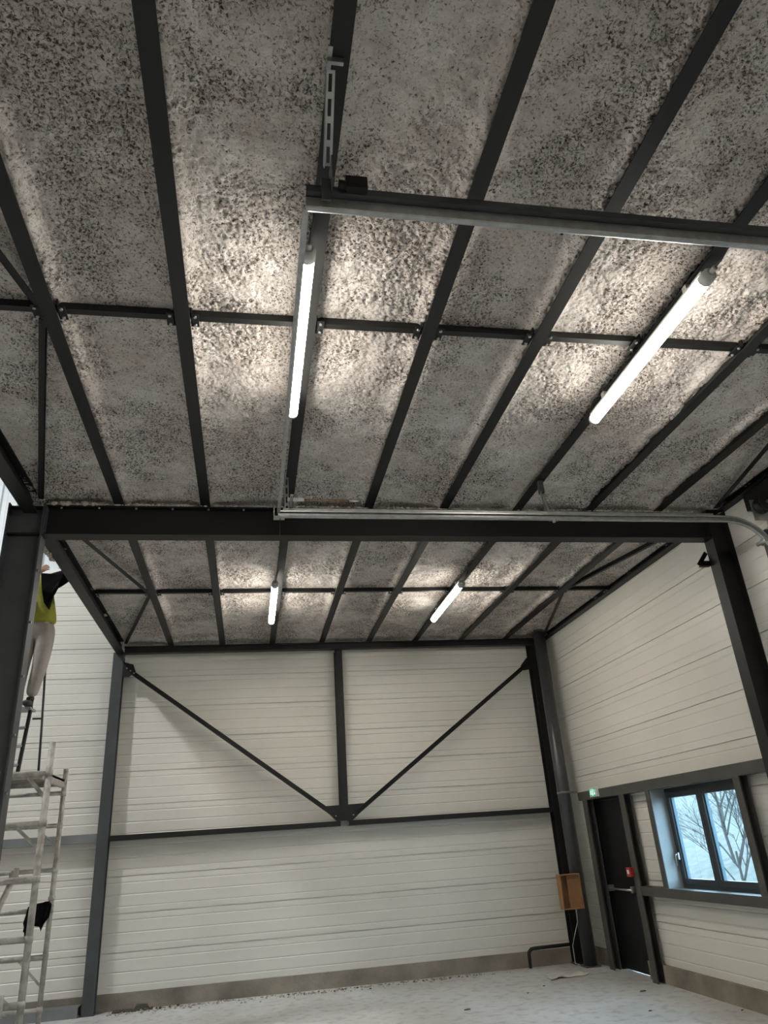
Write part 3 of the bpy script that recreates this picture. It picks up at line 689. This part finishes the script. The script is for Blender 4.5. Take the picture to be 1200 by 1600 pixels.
# swept crumbs along the plinth
mb = MB()
for k in range(420):
    x = -1.6+4.6*R.random()**1.1; y = 10.72-.12*abs(R.gauss(0, 1)) - .05; s = .004+.011*R.random()**2
    mb.ball((x, y, s*.5), s, 1.3, 1, .8, 1)
single('flocking_crumbs', mb, 'crumb', 'pale crumbs of fallen flocking scattered along the back plinth', 'debris', kind='stuff')
mb = MB()
for k in range(150):
    x = -1.55+.5*abs(R.gauss(0, .5)); y = 10.69-.05*abs(R.gauss(0, 1)); s = .006+.014*R.random()
    mb.ball((x, y, s*.6), s, 1.2, 1, .9, 1)
for k in range(40):
    x = 1.0+3*R.random()-.6; y = 10.60-.05*abs(R.gauss(0, 1)); s = .004+.008*R.random(); mb.ball((x, y, s*.6), s, 1.5, 1, .7, 1)
single('plinth_debris', mb, 'debris', 'dark dry debris heaped on the floor beside the blue-grey corner column', 'debris', kind='stuff')
mb = MB().box(-1.30, -1.16, 10.64, 10.73, .001, .05)
for v in mb.bm.verts: v.co.x += R.uniform(-.02, .02); v.co.z += R.uniform(0, .015)
single('rubble_block', mb, 'debris', 'dark block of rubble at the foot of the back plinth', 'rubble')
# crumbs of flocking lying on the portal beam and hanging on the eaves
mb = MB()
for k in range(260):
    x = R.uniform(-1.65, 4.3); s = .005+.012*R.random()**2*(2.2 if x < -1.2 else 1)
    mb.ball((x, 5.848-.004*R.random(), 4.357+s*.4), s, 1.3, .8, .9, 1)
single('flocking_flakes', mb, 'crumb', 'pale flocking flakes stuck along the top edge of the portal beam', 'debris', kind='stuff')
mb = MB()
for k in range(120):
    t_ = R.random(); s = .008+.016*R.random(); mb.ball((-1.86-.03*R.random(), 6.5+.5*t_, 4.29+.06*R.random()-.03*math.sin(t_*PI)), s, 1, 1.2, .9, 1)
single('flocking_clump', mb, 'crumb', 'ragged clump of flocking hanging on the left eaves beam above the worker', 'debris', kind='stuff')

# ------------------------------------------------------------------ scaffold tower
sc = thing('scaffold_tower', 'grey steel scaffold tower with ladder frames behind the left portal column', 'scaffold', (-2.3, 8.05, 0))
P1x, P1y, P2x, P2y, FW = -1.83, 7.55, -1.905, 8.55, .85
def frame_(px, py, top, rz, r, lab):
    f = part('end_frame', MB().tube([(px, py, .05), (px, py, top)], r, 14).tube([(px-FW, py, .05), (px-FW, py, top)], r, 14), 'galv_dull', sc, lab)
    for z in rz:
        part('rung', MB().tube([(px-FW, py, z), (px, py, z)], r*.86, 12), 'galv_dull', f)
    for z in rz:
        part('coupler', MB().tube([(px, py, z-.028), (px, py, z+.028)], r*1.16, 14), 'galv_dull', f)
    part('foot_plate', MB().box(px-.07, px+.07, py-.07, py+.07, 0, .012).tube([(px, py, .012), (px, py, .2)], r*.7, 10), 'galv', f)
    part('foot_plate', MB().box(px-FW-.07, px-FW+.07, py-.07, py+.07, 0, .012).tube([(px-FW, py, .012), (px-FW, py, .2)], r*.7, 10), 'galv', f)
    return f
f1 = frame_(P1x, P1y, 2.68, [.13, .59, 1.06, 1.52, 1.97, 2.40], .029, None)
f2 = frame_(P2x, P2y, 2.54, [.40, .83, 1.23, 1.58, 1.99, 2.30], .024, None)
part('corner_brace', MB().bar((P1x-.02, P1y-.01, 1.77), (P1x-.22, P1y-.01, 1.95), .028, .006, (0, 1, 0)), 'galv_dull', f1)
part('corner_brace', MB().bar((P1x-.02, P1y-.01, 2.20), (P1x-.17, P1y-.01, 2.37), .035, .006, (0, 1, 0)), 'galv_dull', f1)
part('corner_brace', MB().bar((P2x-.02, P2y-.01, 1.80), (P2x-.20, P2y-.01, 1.96), .022, .006, (0, 1, 0)), 'galv_dull', f2)
part('corner_brace', MB().bar((P2x-.02, P2y-.01, .60), (P2x-.24, P2y-.01, .82), .022, .006, (0, 1, 0)), 'galv_dull', f2)
for z in (1.10, 1.99):
    part('side_rail', MB().tube([(P1x-FW, P1y+.04, z), (P2x-FW, P2y-.04, z)], .021, 10), 'galv_dull', sc)
part('diagonal_tube', MB().tube([(P1x-.50, P1y+.05, .75), (P1x-.20, P1y+.05, 1.55)], .024, 10), 'galv_dull', sc)
part('swivel_clamp', MB().ball((P1x-.21, P1y+.05, 1.56), .035, 1, 1, 1, 1).box(P1x-.20, P1x-.17, P1y+.02, P1y+.08, 1.53, 1.62), 'galv_dull', sc)
part('swivel_clamp', MB().ball((P1x-.14, P1y-.02, .60), .045, 1, .8, 1.1, 1).tube([(P1x-.14, P1y-.06, .52), (P1x-.14, P1y-.06, .68)], .018, 8), 'galv_dull', sc)
part('swivel_clamp', MB().ball((P2x, P2y, 1.33), .038, 1, 1, 1, 1), 'galv_dull', sc)
for k, y in enumerate((7.62, 7.98, 8.34)):
    pass
pf = part('platform', MB().box(P1x-FW+.03, P1x-.06, P1y+.05, P2y-.08, 2.405, 2.425), 'timber_old', sc, 'brown platform deck')
part('platform_frame', MB().box(P1x-FW+.03, P1x-.06, P1y+.03, P1y+.06, 2.36, 2.43).box(P1x-FW+.03, P1x-.06, P2y-.11, P2y-.08, 2.36, 2.43).box(P1x-.09, P1x-.06, P1y+.06, P2y-.11, 2.36, 2.43).box(P1x-FW+.03, P1x-FW+.06, P1y+.06, P2y-.11, 2.36, 2.43), 'galv_dull', pf)
part('side_rail', MB().tube([(P1x+.0, P1y+.03, 2.33), (P2x, P2y-.03, 2.36)], .018, 10), 'galv_dull', sc)

# black garment hanging on the scaffold
bm = bmesh.new(); out = [(0, 0), (.05, .02), (.12, .03), (.24, .045), (.27, .01), (.25, -.04), (.26, -.12), (.20, -.19), (.17, -.26), (.15, -.21), (.10, -.20), (.05, -.22), (.03, -.33), (.00, -.36), (-.01, -.24), (-.03, -.16), (-.01, -.08)]
mb = MB(); mb.bm.free(); mb.bm = bm
vs = [bm.verts.new((P1x-.27+a*.78, P2y-.06+.02*math.sin(9*a), 1.27+b_*.85)) for a, b_ in out]; f = bm.faces.new(vs)
bmesh.ops.triangulate(bm, faces=[f]); bmesh.ops.subdivide_edges(bm, edges=bm.edges, cuts=3, use_grid_fill=True)
for v in bm.verts: v.co.y += .02*noise.noise(v.co*9)+.012*math.sin(v.co.x*60)
o = single('black_jacket', mb, 'black_cloth', 'black garment hung over a scaffold rung between the two poles', 'jacket')
s = o.modifiers.new('solid', 'SOLIDIFY'); s.thickness = .025

# ladder on the platform
ld = thing('step_ladder', 'narrow dark ladder standing on the scaffold platform below the worker', 'ladder', (-2.2, 8.3, 2.43))
LA, LB = Vector((-2.30, 8.24, 2.43)), Vector((-2.275, 8.32, 3.12))
off = Vector((-.30, .05, 0))
part('stile', MB().bar(LA, LB, .026, .05, (0, 1, 0)), 'steel', ld)
part('stile', MB().bar(LA+off, LB+off, .026, .05, (0, 1, 0)), 'steel', ld)
for k in range(3):
    p = LA.lerp(LB, .2+.27*k); part('step', MB().bar(p, p+off, .06, .022, (0, 0, 1)), 'alu', ld)
part('top_step', MB().box(-2.56, -2.255, 8.24, 8.44, 3.12, 3.145), 'alu', ld)
part('hand_rail', MB().tube([(-2.14, 8.42, 2.43), (-2.17, 8.42, 3.0), (-2.21, 8.42, 3.62)], .012, 8), 'steel_mid', ld)
part('rail_tie', MB().bar((-2.175, 8.42, 3.05), (-2.27, 8.42, 3.05), .012, .02, (0, 0, 1)), 'steel_mid', ld)

# ------------------------------------------------------------------ the worker
def skin(name, joints, edges, parent, m, sub=2, root=0):
    """joints: (x,y,z,r[,r2]) ; one continuous skinned surface"""
    org = ORG[parent.name] if parent else Vector((0, 0, 0))
    me = bpy.data.meshes.new(name); me.from_pydata([tuple(Vector(j[:3])-org) for j in joints], edges, []); me.update()
    o = bpy.data.objects.new(name, me); C.objects.link(o)
    if parent: o.parent = parent
    me.materials.append(M[m])
    md = o.modifiers.new('skin', 'SKIN'); md.use_smooth_shade = True
    for i, j in enumerate(joints):
        sv = me.skin_vertices[0].data[i]; sv.radius = (j[3], j[4] if len(j) > 4 else j[3]); sv.use_root = (i == root)
    sb = o.modifiers.new('subsurf', 'SUBSURF'); sb.levels = sub; sb.render_levels = sub
    ORG[o.name] = org; return o
wx, wy = -2.30, 8.30
pr = thing('person', 'worker in yellow hi-vis vest and pale trousers reaching up to the eaves beam', 'person', (wx, wy, 3.14))
J = [(wx, wy, 4.03, .115, .10),              # 0 pelvis
     (wx-.005, wy, 4.22, .095, .085),        # 1 waist
     (wx-.01, wy, 4.40, .11, .095),          # 2 chest
     (wx-.03, wy, 4.53, .085, .08),          # 3 upper chest
     (wx-.12, wy-.01, 4.62, .050),           # 4 neck
     (wx-.20, wy-.02, 4.70, .072, .078),     # 5 head low
     (wx-.235, wy-.02, 4.78, .082, .088),    # 6 head top
     (wx+.10, wy-.01, 4.54, .058),           # 7 shoulder of the raised arm
     (wx+.19, wy-.03, 4.58, .044),           # 8 elbow
     (wx+.30, wy-.05, 4.63, .032),           # 9 wrist
     (wx-.17, wy, 4.50, .055),               # 10
     (wx-.20, wy-.24, 4.40, .040),           # 11
     (wx-.02, wy-.27, 4.55, .030),           # 12
     (wx+.075, wy, 3.93, .085, .09),         # 13 hip
     (wx+.075, wy-.03, 3.62, .060),          # 14 knee
     (wx+.01, wy+.0, 3.25, .040),            # 15 ankle
     (wx-.10, wy, 3.93, .085, .09),          # 16
     (wx-.10, wy-.05, 3.62, .058),           # 17
     (wx-.13, wy+.0, 3.25, .040)]            # 18
Ed = [(0,1),(1,2),(2,3),(3,4),(4,5),(5,6),(3,7),(7,8),(8,9),(3,10),(10,11),(11,12),(0,13),(13,14),(14,15),(0,16),(16,17),(17,18)]
skin('body', J, Ed, pr, 'skin')
tj = [(wx, wy, 4.12, .150, .135), (wx, wy, 4.02, .155, .14), (wx+.075, wy, 3.92, .115, .12), (wx+.08, wy-.03, 3.62, .088, .085), (wx+.015, wy, 3.25, .062), (wx-.10, wy, 3.92, .115, .12), (wx-.10, wy-.05, 3.62, .085), (wx-.125, wy, 3.25, .062)]
skin('trousers', tj, [(0,1),(1,2),(2,3),(3,4),(1,5),(5,6),(6,7)], pr, 'trouser')
vj = [(wx+.01, wy, 4.02, .185, .165), (wx+.01, wy, 4.12, .178, .158), (wx, wy, 4.26, .155, .14), (wx-.01, wy, 4.42, .155, .14), (wx-.02, wy, 4.52, .13, .12), (wx+.07, wy, 4.53, .092), (wx-.14, wy, 4.50, .090)]
skin('vest', vj, [(0,1),(1,2),(2,3),(3,4),(4,5),(4,6)], pr, 'vest')
skin('vest_band', [(wx+.01, wy, 4.08, .186, .166), (wx+.01, wy, 4.115, .182, .162)], [(0,1)], pr, 'vest_band', 2)
skin('sleeve', [(wx+.05, wy-.06, 4.50, .105), (wx+.14, wy-.06, 4.54, .100), (wx+.22, wy-.06, 4.585, .082), (wx+.31, wy-.06, 4.63, .060)], [(0,1),(1,2),(2,3)], pr, 'black_cloth')
skin('sleeve', [(wx-.15, wy-.01, 4.50, .088), (wx-.19, wy-.12, 4.45, .072), (wx-.20, wy-.24, 4.40, .060), (wx-.11, wy-.26, 4.475, .046)], [(0,1),(1,2),(2,3)], pr, 'black_cloth')
mb = MB().prism([(wx+.00, wy-.19, 4.58), (wx+.03, wy-.19, 4.40), (wx+.07, wy-.19, 4.24), (wx+.12, wy-.19, 4.17), (wx+.145, wy-.19, 4.32), (wx+.20, wy-.19, 4.44), (wx+.19, wy-.19, 4.49), (wx+.23, wy-.19, 4.56)], (0, .06, 0))
bmesh.ops.triangulate(mb.bm, faces=mb.bm.faces); bmesh.ops.subdivide_edges(mb.bm, edges=mb.bm.edges, cuts=2, use_grid_fill=True)
for v in mb.bm.verts: v.co.y += .02*noise.noise(v.co*14)
part('jacket_flap', mb, 'black_cloth', pr, 'loose black jacket hanging open under the raised arm')
def hand(c, d, up, side, m, sc_=1.0):
    c, d, up = Vector(c), Vector(d).normalized(), Vector(up).normalized(); sd = d.cross(up).normalized()*side
    js = [(*c, .026), (*(c+d*.045*sc_), .030), (*(c+d*.08*sc_), .030)]; es = [(0,1),(1,2)]
    for k, (o_, L) in enumerate(((-.028, .062), (-.010, .072), (.009, .068), (.027, .052))):
        b0 = len(js); p = c+d*.088*sc_+sd*o_
        js += [(*p, .0095), (*(p+d*L*.55-up*.008), .009), (*(p+d*L*.85-up*.032), .0075)]; es += [(2, b0), (b0, b0+1), (b0+1, b0+2)]
    b0 = len(js); p = c+d*.035-sd*.035
    js += [(*p, .012), (*(p+d*.035-sd*.018-up*.012), .010)]; es += [(1, b0), (b0, b0+1)]
    return skin('glove' if m == 'black_cloth' else 'hand', js, es, pr, m, 1)
hand((wx+.31, wy-.05, 4.635), (1, -.1, .1), (0, -.3, 1), 1, 'black_cloth')
hand((wx-.03, wy-.27, 4.54), (.75, 0, .6), (0, -1, 0), 1, 'skin', 1.1)
# boots
for bx in (wx+.01, wx-.13):
    skin('boot', [(bx, wy+.03, 3.185, .042, .045), (bx, wy+.01, 3.27, .048), (bx, wy-.07, 3.175, .042, .034), (bx, wy-.16, 3.172, .040, .030)], [(0,1),(0,2),(2,3)], pr, 'boot')
# face and hair (turned up towards the roof edge)
hx_, hy_ = wx-.215, wy-.02
skin('hair', [(hx_-.03, hy_+.035, 4.73, .078), (hx_-.04, hy_+.02, 4.815, .084)], [(0,1)], pr, 'hair', 2)
part('nose', MB().ball((hx_+.075, hy_-.03, 4.745), .016, 1.2, .8, 1.2, 2), 'skin', pr)
part('ear', MB().ball((hx_+.01, hy_-.09, 4.73), .02, .8, .5, 1.5, 2), 'skin', pr)
for dy in (-.06, .0): part('eye', MB().ball((hx_+.062, hy_+dy, 4.775), .011, .8, 1, .8, 2), 'black', pr)
part('mouth', MB().ball((hx_+.07, hy_-.03, 4.705), .013, .5, 1.4, .4, 2), 'red', pr)

# ------------------------------------------------------------------ outdoors beyond the window
bm = bmesh.new(); g = []
for i in range(41):
    row = []
    for j in range(61):
        x = 4.9+i*.9; y = -14+j*.95
        z = -.15+max(0, x-8)*.30+.25*noise.noise(Vector((x*.3, y*.3, 0)))
        z = min(z, 5.2+.6*noise.noise(Vector((x*.2, y*.2, 3))))
        row.append(bm.verts.new((x, y, z if x > 5.5 else -.02)))
    g.append(row)
for a, b_ in zip(g, g[1:]):
    for j in range(60): f = bm.faces.new((a[j], b_[j], b_[j+1], a[j+1])); f.smooth = True
mb = MB(); mb.bm.free(); mb.bm = bm
o = single('hillside', mb, 'hill', 'pale winter hillside seen through the window', 'hill', kind='structure')
def tree(x, y, z, h, seed, label):
    rr = random.Random(seed); mb = MB()
    def limb(p, d, L, r, lv):
        q = p+d*L*.5+Vector((rr.uniform(-.05, .05), rr.uniform(-.05, .05), 0))*L; e = q+d*L*.5
        mb.tube([p, q, e], [r, r*.8, r*.62], 6 if lv < 2 else 4, False)
        if lv >= 6: return
        for k in range(3 if lv else 6):
            a = rr.uniform(0, 2*PI); s = rr.uniform(.45, .9)
            nd = (d+Vector((math.cos(a)*s, math.sin(a)*s, rr.uniform(-.1, .3)))).normalized()
            limb(p.lerp(e, rr.uniform(.35, 1)), nd, L*rr.uniform(.6, .8), r*.55, lv+1)
    t = thing('bare_tree', label, 'tree', (x, y, z))
    limb(Vector((x, y, z)), Vector((0, 0, 1)), h*.30, .03*h/4, 0)
    part('branches', mb, 'bark', t)
tree(8.3, 12.6, -.1, 4.0, 3, 'bare winter tree outside, behind the left window pane')
tree(9.9, 13.1, .3, 4.8, 5, 'bare winter tree outside, showing in the right window pane')
tree(10.8, 16.6, .7, 5.0, 8, 'farther bare winter tree up the slope outside')
